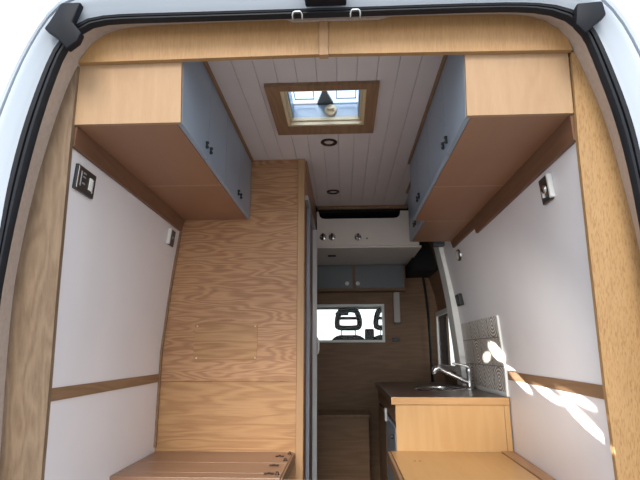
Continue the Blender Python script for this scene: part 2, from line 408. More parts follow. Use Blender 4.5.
for cx, lab in ((-.138, 'left'), (.049, 'right')):
    p = [(cx-.0155, yn(1.04)-.113, 1.04), (cx-.0155, yn(1.06)-.118, 1.06), (cx-.013, yn(1.068)-.12, 1.0685), (cx-.009, yn(1.07)-.12, 1.0705), (cx+.009, yn(1.07)-.12, 1.0705), (cx+.013, yn(1.068)-.12, 1.0685), (cx+.0155, yn(1.06)-.118, 1.06), (cx+.0155, yn(1.04)-.113, 1.04)]
    p = [(a, b+.004, max(c, 1.053)) for a, b, c in p]; p = [(cx-.0155, yn(1.07)-.1, 1.053)]+p+[(cx+.0155, yn(1.07)-.1, 1.053)]
    tag(obj('door_striker', MB().tube(p, .0028, 10), M['steel'], None, 60), 'steel U-shaped door catch at top of opening, the %s one of two' % lab, 'door catch')
tag(obj('latch_block', MB().box(-.112, .021, yn(1.1)-.155, yn(1.1)-.106, 1.088, 1.16, .006), M['rubber2']), 'black block on the top body edge midway between the two door catches', 'latch block')
def corner(pts, lab):
    o = MB().prism([(x, yn(z)-.135, z) for x, z in pts], [(x, yn(z)-.108, z) for x, z in pts], .005)
    tag(obj('rubber_block', o, M['rubber2'], None, 40), lab, 'rubber block')
corner([(-.965, 1.03), (-.95, 1.05), (-.91, 1.115), (-.845, 1.115), (-.872, 1.05), (-.84, 1.013), (-.852, .985), (-.887, .96), (-.915, .995)], 'dark rubber buffer block at the top left corner of the opening')
corner([(.735, 1.055), (.728, .99), (.756, .958), (.788, .99), (.822, 1.016), (.812, 1.06)], 'dark rubber buffer block at the top right corner of the opening')

# ------------------------------------------------------------------ overhead cupboards
CB = .772; CT = 1.148
def handle(par, x, y, z, side):
    """small black bow pull on an overhead door"""
    h = MB()
    for dz in (-.009, .009): h.lathe([(.0001, 0), (.0065, 0), (.0075, .003*side), (.0065, .009*side), (.004, .0115*side), (.0001, .012*side)], (x, y, z+dz), 'x', 14)
    h.box(min(x, x+.008*side), max(x, x+.008*side), y-.0035, y+.0035, z-.01, z+.01, .001)
    return obj('handle', h, M['black'], par, 50)
def cupboard(side, xd, xw, y0, y1, seam, lab, hz, lean, hdl):
    """side: +1 faces right (left-hand cupboard), -1 faces left"""
    t = thing('overhead_cupboard', lab, 'cupboard', ((xd+xw(y0+.1, .85))/2, (y0+y1)/2, CB), 'overhead cupboards')
    fx = xd-.018*side; ex = xd-.001*side
    def ends(y, ln):
        o = [(xw(max(y, yn(CB)+.02), CB)+.012*side, CB), (fx, CB), (fx, CT), (xw(max(y, yn(1.1)+.02), CT)+.02*side, CT)]
        return [(x, (yn(z)+(y-yn(CB))) if ln else y, z) for x, z in o]
    E0 = ends(y0, lean)
    if lean: E0[1] = (ex,)+E0[1][1:]; E0[2] = (ex,)+E0[2][1:]
    e = MB().prism(E0, [(p[0], p[1]+.016, p[2]) for p in E0])
    obj('end_panel', e, M['oak_face'], t)
    A = ends(y0, lean); A = [(p[0], p[1]+.016, p[2]) for p in A]; B = ends(y1, False)
    u = MB().prism([A[0], A[1], (A[1][0], A[1][1], A[1][2]+.016), (A[0][0], A[0][1], A[0][2]+.016)], [B[0], B[1], (B[1][0], B[1][1], B[1][2]+.016), (B[0][0], B[0][1], B[0][2]+.016)])
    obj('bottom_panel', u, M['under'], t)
    k = MB().prism([(A[0][0], A[0][1], A[0][2]+.016), (A[1][0]-.01*side, A[1][1], A[1][2]+.016), (A[2][0]-.01*side, A[2][1], A[2][2]), A[3]],
                   [(B[0][0], B[0][1], B[0][2]+.016), (B[1][0]-.01*side, B[1][1], B[1][2]+.016), (B[2][0]-.01*side, B[2][1], B[2][2]), B[3]])
    obj('carcass', k, M['edge'], t)
    segs = [(y0, seam), (seam, y1)] if seam else [(y0, y1)]
    for i, (a, b) in enumerate(segs):
        g = .0018; gg = .0165 if (lean and i == 0) else g; zt = CT-.014
        def oy(z, y=a): return yn(z)+(y-yn(CB)) if (lean and i == 0) else y
        d = MB().prism([(fx+.001*side, oy(CB)+gg, CB+.002), (fx+.001*side, b-g, CB+.002), (fx+.001*side, b-g, zt), (fx+.001*side, oy(zt)+gg, zt)],
                       [(xd, oy(CB)+gg, CB+.002), (xd, b-g, CB+.002), (xd, b-g, zt), (xd, oy(zt)+gg, zt)], .0008)
        dd = obj('door', d, M['grey'], t)
        if hdl: 
            hy = (b-.03) if i == 0 else (a+.03)
            handle(dd, xd, hy, hz, side)
    obj('cornice', MB().box(min(fx, xd+.012*side), max(fx, xd+.012*side), (yn(1.14)+.012 if lean else y0), y1-.001, CT-.013, CT+.001), M['oak_dark'], t)
    return t
xlw = lambda y, z: xl(y, z); xrw = lambda y, z: xr(y, z)
cupboard(1, -.552, xlw, yn(CB), 2.1692, 1.868, 'left overhead cupboard nearest the rear opening, pale oak end panel', .825, True, True)
cupboard(1, -.552, xlw, 2.17, 2.796, 2.481, 'left overhead cupboard farther in, against the oak wardrobe', .825, False, True)
cupboard(-1, .42, xrw, yn(CB), 2.2462, 1.867, 'right overhead cupboard nearest the rear opening, pale oak end panel', .825, True, True)
cupboard(-1, .42, xrw, 2.247, 2.88, 2.60, 'right overhead cupboard in the middle, two grey doors', .83, False, True)
cupboard(-1, .48, xrw, 2.884, 3.46, 3.17, 'small set-back overhead cupboard at the far end of the right row', .83, False, True)
def under_trim(fn, y0, y1, side, zt, zb, th, lab):
    mb = MB(); a, b = [], []
    for (z, o) in ((zb, th*.75), (zt, th)):
        ra, rb = [], []
        for i in range(13):
            s = yn(z)+.008 if y0 is None else y0
            y = lerp(s, y1, i/12); x = fn(y, z); ra.append((x+o*side, y, z)); rb.append((x+.001*side, y, z))
        a.append(ra); b.append(rb)
    mb.grid(a).grid(b)
    for A, B in ((a[0], b[0]), (a[-1], b[-1]), ([r[0] for r in a], [r[0] for r in b]), ([r[-1] for r in a], [r[-1] for r in b])): mb.grid([A, B])
    tag(obj('wall_batten', mb, M['batten']), lab, 'trim strip')
under_trim(xl, None, 2.78, 1, CB-.001, .70, .02, 'brown batten under the left overhead cupboards along white wall')
under_trim(xr, None, 2.86, -1, CB-.001, .685, .02, 'brown batten under the nearer right overhead cupboards along white wall')
under_trim(xr, 2.865, 3.46, -1, CB-.001, .725, .02, 'thinner brown batten under the far right overhead cupboard')

# ------------------------------------------------------------------ roof hatch and downlights
h = thing('roof_hatch', 'oak-framed roof skylight in the white panelled ceiling', 'skylight', (-.085, 2.17, 1.15))
fo = (-.337, .168, 1.928, 2.418); fi = (-.274, .114, 1.97, 2.326)
f = MB(); 
def frame_ring(mb, o, i, z0, z1):
    P = lambda r, z: [(r[0], r[2], z), (r[1], r[2], z), (r[1], r[3], z), (r[0], r[3], z)]
    a, b_, c_, d = P(o, z0), P(i, z0), P(i, z1), P(o, z1)
    for A, B in ((a, b_), (b_, c_), (c_, d), (d, a)):
        mb.grid([A+[A[0]], B+[B[0]]])
frame_ring(f, fo, fi, 1.132, 1.152); obj('oak_frame', f, M['oak_dark'], h)
l1 = MB(); frame_ring(l1, (-.274, .114, 1.97, 2.326), (-.262, .102, 1.984, 2.312), 1.137, 1.158); frame_ring(l1, (-.282, .122, 1.962, 2.333), (-.25, .09, 1.992, 2.304), 1.158, 1.175)
obj('cream_liner', l1, M['cream'], h)
l2 = MB(); frame_ring(l2, (-.286, .126, 1.958, 2.338), (-.244, .084, 1.992, 2.306), 1.1755, 1.243); obj('blind_cassette', l2, M['grey'], h)
l2 = MB(); frame_ring(l2, (-.29, .13, 1.95, 2.345), (-.246, .086, 1.99, 2.308), 1.2435, 1.256); obj('dome_frame', l2, M['alu_dk'], h)
g = MB(); rows = []
for j in range(9):
    rows.append([(lerp(-.27, .11, i/8), lerp(1.965, 2.33, j/8), 1.262+.035*math.sin(math.pi*i/8)**.5*math.sin(math.pi*j/8)**.5) for i in range(9)])
obj('dome_pane', g.grid(rows), M['acrylic'], h, 40)
s = MB(); s.prism([(-.095, 1.99, 1.25), (-.069, 1.99, 1.25), (-.069, 2.2, 1.25), (-.04, 2.306, 1.25), (-.124, 2.306, 1.25), (-.095, 2.2, 1.25)], [(-.095, 1.99, 1.262), (-.069, 1.99, 1.262), (-.069, 2.2, 1.262), (-.04, 2.306, 1.262), (-.124, 2.306, 1.262), (-.095, 2.2, 1.262)])
obj('strut', s, M['greydk'], h)
for x in (-.185, .025):
    fr = MB(); frame_ring(fr, (x-.05, x+.05, 2.16, 2.262), (x-.046, x+.046, 2.165, 2.257), 1.25, 1.255); obj('vent_rib', fr, M['greydk'], h)
k = MB().lathe([(.0001, 0), (.03, 0), (.032, -.008), (.028, -.018), (.012, -.022), (.0001, -.022)], (-.055, 2.307, 1.208), 'y')
k.box(-.075, -.035, 2.27, 2.286, 1.203, 1.213, .003); obj('crank_knob', k, M['cream'], h, 40)
d0 = thing('downlight', 'round ceiling downlight just behind the skylight', 'downlight', (-.071, 2.557, 1.15))
rr = MB().lathe([(.046, .001), (.047, -.004), (.042, -.009), (.032, -.008), (.027, -.002), (.027, .0)], (-.071, 2.557, 1.15), 'z', 36)
obj('bezel', rr, M['rust'], d0, 60)
obj('lens', MB().lathe([(.0001, -.004), (.02, -.0035), (.0268, -.001), (.0268, 0)], (-.071, 2.557, 1.15), 'z', 30), M['lens'], d0, 60)
d1 = dup(d0, (-.067, 3.428, 1.15), 'round ceiling downlight near the far white shelf front')

# ------------------------------------------------------------------ wardrobe / washroom cubicle on the left
w = thing('wardrobe_cubicle', 'tall oak wardrobe cubicle with cathedral grain panel behind the left bench', 'wardrobe', (-.62, 3.3, FLOOR))
def part_panel(z0, z1):
    zs = [z0]+[z for z in ZS if z0+.01 < z < z1-.01]+[z1]
    poly = [(-.266, z0)]+[(-.266, z1)]+[(interp(XLF, z)-.0, z) for z in zs[::-1]]
    return MB().prism([(x, 2.8, z) for x, z in poly], [(x, 2.82, z) for x, z in poly])
obj('upper_panel', part_panel(-.158, 1.148), M['oak_x'], w)
obj('lower_panel', part_panel(FLOOR, -.1605), M['oak_x2'], w)
obj('corner_post', MB().box(-.266, -.225, 2.79, 2.835, FLOOR, 1.148, .004), M['oak_v'], w)
ap = obj('access_panel', MB().box(-.848, -.488, 2.795, 2.8, -.042, .158, .0012), M['oak_x2'], w)
for (x, z) in ((-.834, .146), (-.502, .145), (-.497, -.031), (-.83, -.031)):
    obj('screw', MB().lathe([(.0001, -.003), (.004, -.002), (.005, 0)], (x, 2.795, z), 'y', 12), M['screw'], ap, 60)
obj('side_panel', MB().prism([(-.215, 2.835, 1.148), (-.215, 3.76, 1.148), (-.215, 3.93, 1.0), (-.215, 3.93, .93), (-.215, 2.835, .93)],
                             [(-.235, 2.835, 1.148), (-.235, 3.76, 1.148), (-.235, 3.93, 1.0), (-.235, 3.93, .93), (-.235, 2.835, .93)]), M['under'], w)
obj('door_head', MB().box(-.235, -.207, 2.836, 3.93, .90, .93, .002), M['alu'], w)
dr = obj('sliding_door', MB().box(-.245, -.226, 2.85, 3.9, FLOOR+.02, .9), M['batten'], w)
obj('stile', MB().box(-.226, -.206, 2.99, 3.02, FLOOR+.02, .9, .002), M['alu_d'], dr)
obj('stile', MB().box(-.226, -.194, 3.575, 3.62, FLOOR+.02, .9, .003), M['alu_p'], dr)
hd = MB().tube([(-.196, 3.574, .10), (-.188, 3.562, .095), (-.182, 3.556, .07), (-.182, 3.556, .02), (-.188, 3.562, -.005), (-.196, 3.574, -.01)], .008, 10)
obj('handle', hd, M['glazed'], dr, 60)
obj('back_panel', MB().box(-1.03, -.246, 3.93, 3.95, FLOOR, 1.148), M['white'], w)

# ------------------------------------------------------------------ left bench
b = thing('bench', 'brown slatted bench with bronze hinges in front of the oak wardrobe', 'bench', (-.65, 2.5, FLOOR))
ys = [2.236, 2.325, 2.53, 2.795]
for y0, y1 in zip(ys, ys[1:]):
    obj('slat', MB().box(-1.02, -.278, y0+.0025, y1-.0025, -.54, -.52, .003), M['bench_l'], b)
obj('base', MB().box(-1.0, -.3, 2.262, 2.79, FLOOR, -.541), M['bench_l'], b)
obj('edge_rail', MB().box(-.276, -.268, 2.242, 2.785, -.575, -.5215, .002), M['oak_dark'], b)
for i, (x, y) in enumerate(((-.335, 2.68), (-.335, 2.47), (-.335, 2.31))):
    hm = MB(); hm.box(x-.022, x-.006, y-.012, y+.012, -.52, -.516, .001).box(x+.006, x+.022, y-.012, y+.012, -.52, -.516, .001).tube([(x-.006, y, -.516), (x+.006, y, -.516)], .004, 10)
    obj('hinge', hm, M['rust'], b, 50)
for (x, y) in ((-.292, 2.74), (-.295, 2.58), (-.298, 2.30)):
    obj('catch', MB().lathe([(.0001, .014), (.006, .012), (.007, .006), (.011, .002), (.012, 0)], (x, y, -.52), 'z', 14), M['rust'], b, 50)
tag(obj('cross_bar', MB().box(-.265, .225, 2.235, 2.262, -.56, -.53, .002), M['alu']), 'aluminium bar across the aisle between the two benches', 'bar')

# ------------------------------------------------------------------ right bench
b = thing('bench', 'smooth light oak bench lid in front of the kitchen cabinet', 'bench', (.55, 2.4, FLOOR))
xe = lambda y, z=-.52: xr(y, z)
obj('lid', MB().prism([(.246, 1.75, -.52), (.8, 1.75, -.52), (.828, 2.846, -.52), (.246, 2.846, -.52)], [(.246, 1.75, -.54), (.8, 1.75, -.54), (.828, 2.846, -.54), (.246, 2.846, -.54)], .002), M['bench_r'], b)
obj('wall_rail', MB().prism([(.804, 1.75, -.516), (xe(1.75)-.003, 1.75, -.516), (xe(2.84)-.003, 2.846, -.516), (.832, 2.846, -.516)], [(.804, 1.75, -.54), (xe(1.75)-.003, 1.75, -.54), (xe(2.84)-.003, 2.846, -.54), (.832, 2.846, -.54)], .002), M['oak_h'], b)
obj('edge_rail', MB().box(.228, .243, 1.75, 2.846, -.575, -.522, .003), M['oak_dark'], b)
obj('base', MB().box(.262, .82, 1.76, 2.84, FLOOR, -.541), M['oak_v'], b)
for x in (.34, .365): obj('screw', MB().lathe([(.0001, .002), (.005, .0015), (.006, 0)], (x, 2.60, -.52), 'z', 12), M['brass'], b, 50)

# ------------------------------------------------------------------ kitchen
KT = -.243
kc = thing('kitchen_cabinet', 'light oak kitchen cabinet end beside the right bench, below the sink', 'cabinet', (.58, 3.5, FLOOR))
obj('end_panel', MB().box(.279, .866, 2.85, 2.868, FLOOR, KT-.04), M['kit'], kc)
obj('corner_batten', MB().box(.868, .896, 2.848, 2.868, FLOOR, KT-.04, .001), M['kit'], kc)
obj('carcass', MB().box(.295, .884, 2.869, 4.27, FLOOR, KT-.041), M['oak_dark'], kc)
ov = obj('appliance_door', MB().box(.277, .294, 2.9, 3.52, -.86, -.41, .003), M['grey'], kc)
obj('front_rail', MB().box(.279, .294, 2.9, 4.27, -.38, KT-.042, .001), M['oak_dark'], kc)
hm = MB().box(.262, .277, 3.40, 3.46, -.44, -.36, .004); obj('handle', hm, M['glazed'], ov)
obj('knob', MB().lathe([(.0001, -.016), (.01, -.015), (.012, -.004), (.008, 0)], (.277, 2.99, -.47), 'x', 16), M['black'], ov, 50)
dr = obj('door', MB().box(.277, .294, 3.55, 4.25, -1.08, -.41, .003), M['oak_dark'], kc)
wt = thing('worktop', 'dark brown worktop with a light oak front lip around the sink', 'worktop', (.58, 3.5, KT-.04))
obj('slab', MB().box(.258, .888, 2.862, 4.285, KT-.0385, KT, .002), M['counter'], wt)
obj('front_lip', MB().box(.256, .896, 2.842, 2.8615, KT-.0385, KT+.0005, .0015), M['kit_x'], wt)
sn = thing('sink', 'round stainless sink bowl set in the dark worktop', 'sink', (.635, 3.45, KT))
R_ = .165
obj('rim', MB().lathe([(R_-.022, .001), (R_-.02, .008), (R_-.008, .010), (R_, .006), (R_+.003, .0005)], (.635, 3.45, KT), 'z', 48), M['steel'], sn, 60)
obj('bowl', MB().lathe([(R_-.022, .003), (R_-.03, .0015), (.0001, .0012)], (.635, 3.45, KT), 'z', 48), M['chrome'], sn, 60)
obj('drain', MB().lathe([(.03, .0015), (.028, .004), (.0001, .0045)], (.635, 3.45, KT), 'z', 24), M['steel'], sn, 60)
fc = thing('faucet', 'chrome swivel tap with long raised spout beside the sink', 'tap', (.845, 3.46, KT))
fx, fy = .838, 3.46
obj('body', MB().lathe([(.0001, 0), (.027, 0), (.027, .006), (.019, .012), (.0175, .03), (.0175, .105), (.02, .11), (.02, .135), (.015, .142), (.0001, .144)], (fx, fy, KT), 'z', 24), M['chrome'], fc, 50)
sp = obj('spout', MB().tube([(fx-.01, fy, KT+.045), (fx-.05, fy, KT+.062), (fx-.19, fy, KT+.131), (fx-.205, fy, KT+.138)], [.017, .0155, .0145, .0145], 16), M['chrome'], fc, 50)
obj('spray_head', MB().tube([(fx-.188, fy, KT+.130), (fx-.205, fy, KT+.139), (fx-.222, fy, KT+.132), (fx-.232, fy, KT+.112), (fx-.234, fy, KT+.098)], [.017, .022, .024, .022, .017], 16), M['chrome'], sp, 50)
obj('lever', MB().tube([(fx, fy, KT+.140), (fx-.02, fy, KT+.153), (fx-.06, fy, KT+.163), (fx-.108, fy, KT+.168)], [.013, .010, .008, .007], 12), M['chrome'], fc, 50)
# splashback
def on_wall(y0, y1, z0, z1, off, th):
    pts = [(y0, z0), (y1, z0), (y1, z1), (y0, z1)]
    return MB().prism([(xr(y, z)-off, y, z) for y, z in pts], [(xr(y, z)-off+th, y, z) for y, z in pts], .0006)
st = thing('splashback', 'grey patchwork patterned tile splashback behind the tap', 'splashback', (.88, 3.3, KT))
def wallpanel(y0, y1, z0, z1, off, th, n=10):
    a = [[(xr(lerp(y0, y1, j/4), lerp(z0, z1, i/n))-off, lerp(y0, y1, j/4), lerp(z0, z1, i/n)) for j in range(5)] for i in range(n+1)]
    b_ = [[(p[0]+th, p[1], p[2]) for p in r] for r in a]
    mb = MB().grid(a).grid(b_)
    for A, B in ((a[0], b_[0]), (a[-1], b_[-1]), ([r[0] for r in a], [r[0] for r in b_]), ([r[-1] for r in a], [r[-1] for r in b_])): mb.grid([A, B])
    return mb
obj('tile_panel', wallpanel(2.885, 3.76, -.218, .205, .008, .007), M['tile'], st, 30)
obj('side_trim', wallpanel(2.869, 2.885, -.24, .205, .012, .011), M['glazed'], st, 30)
obj('bottom_trim', wallpanel(2.885, 3.76, KT+.001, -.2185, .012, .011, 2), M['glazed'], st, 30)

# ------------------------------------------------------------------ wall fittings
def plate_basis(fn, y, z, side):
    p = Vector((fn(y, z), y, z)); ty = Vector((fn(y+.05, z)-fn(y-.05, z), .1, 0)).normalized(); tz = Vector((fn(y, z+.05)-fn(y, z-.05), 0, .1)).normalized()
    n = ty.cross(tz).normalized(); n = n if n.x*side > 0 else -n; tz = tz-ty*tz.dot(ty); tz.normalize()
    return p, ty, tz, n
def plate(B, u0, u1, v0, v1, n0, n1, bevel=.001):
    p, ty, tz, n = B; q = lambda u, v, d: p+ty*u+tz*v+n*d
    c = [(u0, v0), (u1, v0), (u1, v1), (u0, v1)]
    return MB().prism([q(u, v, n1) for u, v in c], [q(u, v, n0) for u, v in c], bevel)
B = plate_basis(xl, 1.665, .612, 1)
t = thing('socket_plate', 'dark socket plate with white switch high on left wall near the opening', 'socket', B[0])
obj('plate', plate(B, -.068, .068, -.046, .046, .0005, .012, .002), M['wallsw'], t)
obj('chrome_bar', plate(B, -.064, -.056, -.04, .04, .0125, .0145, .0008), M['chrome'], t)
obj('rocker', plate(B, .018, .040, -.024, .022, .0125, .016), M['glazed'], t)
obj('side_bar', plate(B, .046, .052, -.03, .022, .0125, .0145), M['chrome'], t)
obj('port_bar', plate(B, -.043, -.036, -.028, .028, .0125, .0145), M['alu'], t)
for v in (-.016, .008, .022): obj('pin', plate(B, -.027, -.008, v, v+.006, .0125, .0145), M['alu'], t)
B = plate_basis(xl, 2.655, .632, 1)
t = thing('socket_plate', 'small black and white socket in the far top corner of left wall', 'socket', B[0])
obj('plate', plate(B, -.036, .045, -.045, .045, .0005, .01, .002), M['wallsw'], t)
obj('white_rocker', plate(B, -.054, -.0365, -.043, .043, .0005, .016, .002), M['glazed'], t)
obj('indicator', plate(B, .006, .014, -.006, .008, .0105, .013), M['chrome'], t)
B = plate_basis(xr, 1.835, .612, -1)
t = thing('socket_plate', 'dark socket plate with chrome key knob high on right wall', 'socket', B[0])
obj('plate', plate(B, -.036, .05, -.05, .05, .0005, .012, .002), M['wallsw'], t)
obj('white_edge', plate(B, -.052, -.0365, -.046, .046, .0005, .018, .002), M['glazed'], t)
p, ty, tz, n = B
kb = MB().tube([p+n*.013, p+n*.018, p+n*.024], [.019, .019, .012], 20); obj('knob', kb, M['steel'], t, 50)
obj('rocker', plate(B, .01, .022, -.03, .012, .0125, .02), M['glazed'], t)
B = plate_basis(xr, 3.38, .655, -1); p, ty, tz, n = B
t = thing('wall_light', 'small oval chrome light on right wall below the far cupboard', 'light', B[0])
el = MB()
for (s_, d0_, d1_) in ((1., .001, .012),):
    ring = lambda k, d: [p+ty*(.055*k*math.cos(i/24*math.tau))+tz*(.042*k*math.sin(i/24*math.tau))+n*d for i in range(24)]
    rs = [ring(1, .001), ring(1, .008), ring(.85, .016), ring(.7, .017)]
    el.grid([r+[r[0]] for r in rs])
obj('bezel', el, M['chrome'], t, 50)
lb = MB().prism(ring(.69, .0165), ring(.69, .004)); obj('lens', lb, M['glazed'], t)
B = plate_basis(xr, 3.62, .372, -1)
t = thing('wall_switch', 'black box switch on right wall above the patterned tiles', 'switch', B[0])
obj('box', plate(B, -.05, .05, -.042, .042, .0005, .03, .004), M['black'], t)
obj('button', plate(B, -.026, .026, -.02, .02, .0305, .036, .002), M['wallsw'], t)

# ------------------------------------------------------------------ pillar and sliding door on the right
pz = [(-1.12, .9), (-.5, .888), (-.2, .872), (.09, .85), (.39, .82), (.6, .79), (.81, .752), (.9, .735)]
pl = MB(); a = [];
for i in range(25):
    z = lerp(FLOOR, .9, i/24); x = interp(pz, z); a.append([(x+.09, 4.0, z), (x, 3.99, z), (x, 3.81, z), (x+.10, 3.803, z)])
pl.grid(a); struct('trim_3', pl, M['glazed'], 40)
dd = MB(); xs_ = [(-1.12, .93), (-.3, .93), (.2, .915), (.5, .88), (.8, .80), (1.1, .70)]
def dpanel(y0, y1, z0, z1):
    n = max(2, int((z1-z0)/.08)); mb = dd
    A = [[(interp(xs_, lerp(z0, z1, i/n)), y, lerp(z0, z1, i/n)) for y in (y0, y1)] for i in range(n+1)]
    Bk = [[(q[0]+.03, q[1], q[2]) for q in r] for r in A]
    mb.grid(A).grid(Bk); mb.grid([[r[0] for r in A], [r[0] for r in Bk]]); mb.grid([[r[1] for r in A], [r[1] for r in Bk]]); mb.grid([A[0], Bk[0]]); mb.grid([A[-1], Bk[-1]])
dpanel(3.82, WIN[0], FLOOR, 1.1); dpanel(WIN[1], 4.75, FLOOR, 1.1); dpanel(WIN[0], WIN[1], FLOOR, WIN[2]); dpanel(WIN[0], WIN[1], WIN[3], 1.1)
dr1 = struct('door_1', dd, M['bulk'], 30)
wf = MB()
def yzring(mb, o, i, x0, x1):
    P = lambda r, x: [(x, r[0], r[2]), (x, r[1], r[2]), (x, r[1], r[3]), (x, r[0], r[3])]
    a, b_, c_, d = P(o, x0), P(i, x0), P(i, x1), P(o, x1)
    for A, Bq in ((a, b_), (b_, c_), (c_, d), (d, a)): mb.grid([A+[A[0]], Bq+[Bq[0]]])
yzring(wf, (WIN[0]-.04, WIN[1]+.012, WIN[2]-.035, WIN[3]+.03), (WIN[0]+.01, WIN[1]-.035, WIN[2]+.01, WIN[3]-.01), .868, .884)
w1 = struct('window_1', wf, M['white'])
wg = MB(); yzring(wg, (WIN[0]-.035, WIN[1]+.01, WIN[2]-.03, WIN[3]+.025), (WIN[0]+.004, WIN[1]-.006, WIN[2]+.004, WIN[3]-.004), .8842, .965); obj('glazing_rubber', wg, M['dkhole'], w1)
obj('pane', MB().box(.879, .882, WIN[0]+.008, WIN[1]-.034, WIN[2]+.008, WIN[3]-.008), M['glass'], w1)
sl = MB().tube([(.70, 4.7, .93), (.735, 4.7, .83), (.765, 4.7, .7), (.785, 4.7, .5), (.797, 4.7, .3), (.802, 4.7, 0), (.805, 4.7, -.4), (.805, 4.7, -1.1)], .011, 12)
tag(obj('sliding_door_seal', sl, M['rubber'], None, 50), 'black curved rubber edge of the side door opening beside bulkhead', 'door seal')
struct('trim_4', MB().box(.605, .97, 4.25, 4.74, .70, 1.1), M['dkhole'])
tag(obj('door_rail_end', MB().box(.70, .79, 3.73, 3.80, .80, .875, .012), M['alu_dk']), 'grey bracket at the top of the white side door pillar', 'bracket')

# ------------------------------------------------------------------ bulkhead, shelf and far cupboards
bw = (-.29, .388, .09, .449)
bk = MB(); X0, X1 = -.98, .99
bk.box(X0, bw[0], 4.75, 4.78, FLOOR, 1.1).box(bw[1], X1, 4.75, 4.78, FLOOR, 1.1).box(bw[0], bw[1], 4.75, 4.78, FLOOR, bw[2]).box(bw[0], bw[1], 4.75, 4.78, bw[3], 1.1)
struct('wall_front', bk, M['bulk'])
w2 = MB()
def xzring(mb, o, i, y0, y1):
    P = lambda r, y: [(r[0], y, r[2]), (r[1], y, r[2]), (r[1], y, r[3]), (r[0], y, r[3])]
    a, b_, c_, d = P(o, y0), P(i, y0), P(i, y1), P(o, y1)
    for A, Bq in ((a, b_), (b_, c_), (c_, d), (d, a)): mb.grid([A+[A[0]], Bq+[Bq[0]]])
xzring(w2, bw, (bw[0]+.022, bw[1]-.022, bw[2]+.022, bw[3]-.022), 4.735, 4.785)
w2 = struct('window_2', w2, M['glazed'])
obj('pane', MB().box(bw[0]+.015, bw[1]-.015, 4.765, 4.768, bw[2]+.015, bw[3]-.015), M['glass'], w2)
# shelf above the cab
sh = thing('cab_shelf', 'white shelf front with scooped top edge below the far ceiling', 'shelf', (.1, 4.2, .82))
zb, zt, zs_ = .823, 1.105, 1.045
pts = [(-.206, zb), (.6, zb), (.6, zt), (.462, zt), (.46, zs_+.04), (.452, zs_+.018), (.435, zs_+.004), (.41, zs_), (-.14, zs_), (-.165, zs_+.004), (-.183, zs_+.02), (-.19, zs_+.05), (-.192, zt), (-.206, zt)]
obj('front_panel', MB().prism([(x, 3.8, z) for x, z in pts], [(x, 3.818, z) for x, z in pts]), M['white'], sh)
obj('base_panel', MB().box(-.206, .62, 3.819, 3.955, .808, .823).box(-.3, .62, 3.955, 4.745, .808, .823), M['white'], sh)
obj('top_rail', MB().box(-.2, .52, 3.79, 3.82, 1.125, 1.149, .002), M['oak_dark'], sh)
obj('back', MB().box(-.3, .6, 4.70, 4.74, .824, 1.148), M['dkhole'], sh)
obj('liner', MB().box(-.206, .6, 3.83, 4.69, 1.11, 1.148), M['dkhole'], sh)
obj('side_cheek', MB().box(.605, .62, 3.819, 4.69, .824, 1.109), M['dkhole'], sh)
hk = thing('coat_hook', 'leftmost chrome coat hook on the white shelf front', 'hook', (-.157, 3.8, .895), 'coat hooks on the white shelf front')
hb = MB().lathe([(.0001, -.006), (.024, -.005), (.028, 0)], (-.157, 3.8, .895), 'y', 24); obj('base', hb, M['chrome'], hk, 50)
pg = MB().tube([(-.157, 3.796, .9), (-.157, 3.77, .893), (-.157, 3.752, .896), (-.157, 3.745, .912)], [.007, .006, .006, .008], 12)
pg.tube([(-.157, 3.792, .892), (-.157, 3.775, .872), (-.157, 3.765, .868), (-.157, 3.757, .878)], [.007, .006, .006, .007], 12); obj('prong', pg, M['rust'], hk, 50)
dup(hk, (-.085, 3.8, .895), 'middle chrome coat hook on the white shelf front, close beside the leftmost')
dup(hk, (.121, 3.8, .892), 'rightmost chrome coat hook on the white shelf front, standing apart')
tag(obj('screw_cap', MB().lathe([(.0001, -.003), (.006, -.002), (.007, 0)], (.192, 3.8, .88), 'y', 12), M['black']), 'tiny black screw cap right of the rightmost coat hook', 'screw cap')
tag(obj('shelf_light', MB().box(-.13, -.06, 4.1, 4.15, .80, .808, .003), M['black']), 'small dark fitting under the white shelf above the cupboards', 'light')
YC = 4.6
cu = thing('wall_cupboard', 'far grey two-door cupboard above the cab window with white knobs', 'cupboard', (.15, 4.66, .56))
obj('carcass', MB().box(-.3, .58, YC, 4.748, .562, .806), M['bulk'], cu)
for (a, b_, kx) in ((-.29, .087, .035), (.112, .562, .135)):
    q = obj('door', MB().box(a, b_, YC-.018, YC-.001, .585, .804, .002), M['greydk'], cu)
    obj('knob', MB().lathe([(.006, 0), (.006, -.01), (.018, -.018), (.019, -.024), (.0001, -.03)], (kx, YC-.018, .625), 'y', 18), M['glazed'], q, 50)
tr = thing('cable_trunking', 'pale vertical cable trunking below right end of the far cupboard', 'trunking', (.507, 4.74, .26))
obj('cover', MB().box(.478, .536, 4.722, 4.749, .275, .56, .003), M['lens'], tr)
obj('end_cap', MB().box(.478, .536, 4.718, 4.749, .258, .2748, .003), M['alu_dk'], tr)
t = thing('wall_switch', 'black switch on the bulkhead below the cable trunking', 'switch', (.49, 4.74, .1))
obj('plate', MB().box(.455, .525, 4.738, 4.749, .098, .132, .002), M['black'], t)
obj('rocker', MB().box(.475, .50, 4.733, 4.7375, .106, .124, .001), M['wallsw'], t)
bx = thing('seat_box', 'brown oak step box against the bulkhead below the cab window', 'box', (-.1, 4.55, FLOOR))
obj('body', MB().box(-.7, .2, 4.36, 4.745, FLOOR, -.535), M['bulk'], bx)
obj('lid', MB().box(-.7, .212, 4.345, 4.745, -.534, -.515, .002), M['oak_dark'], bx)

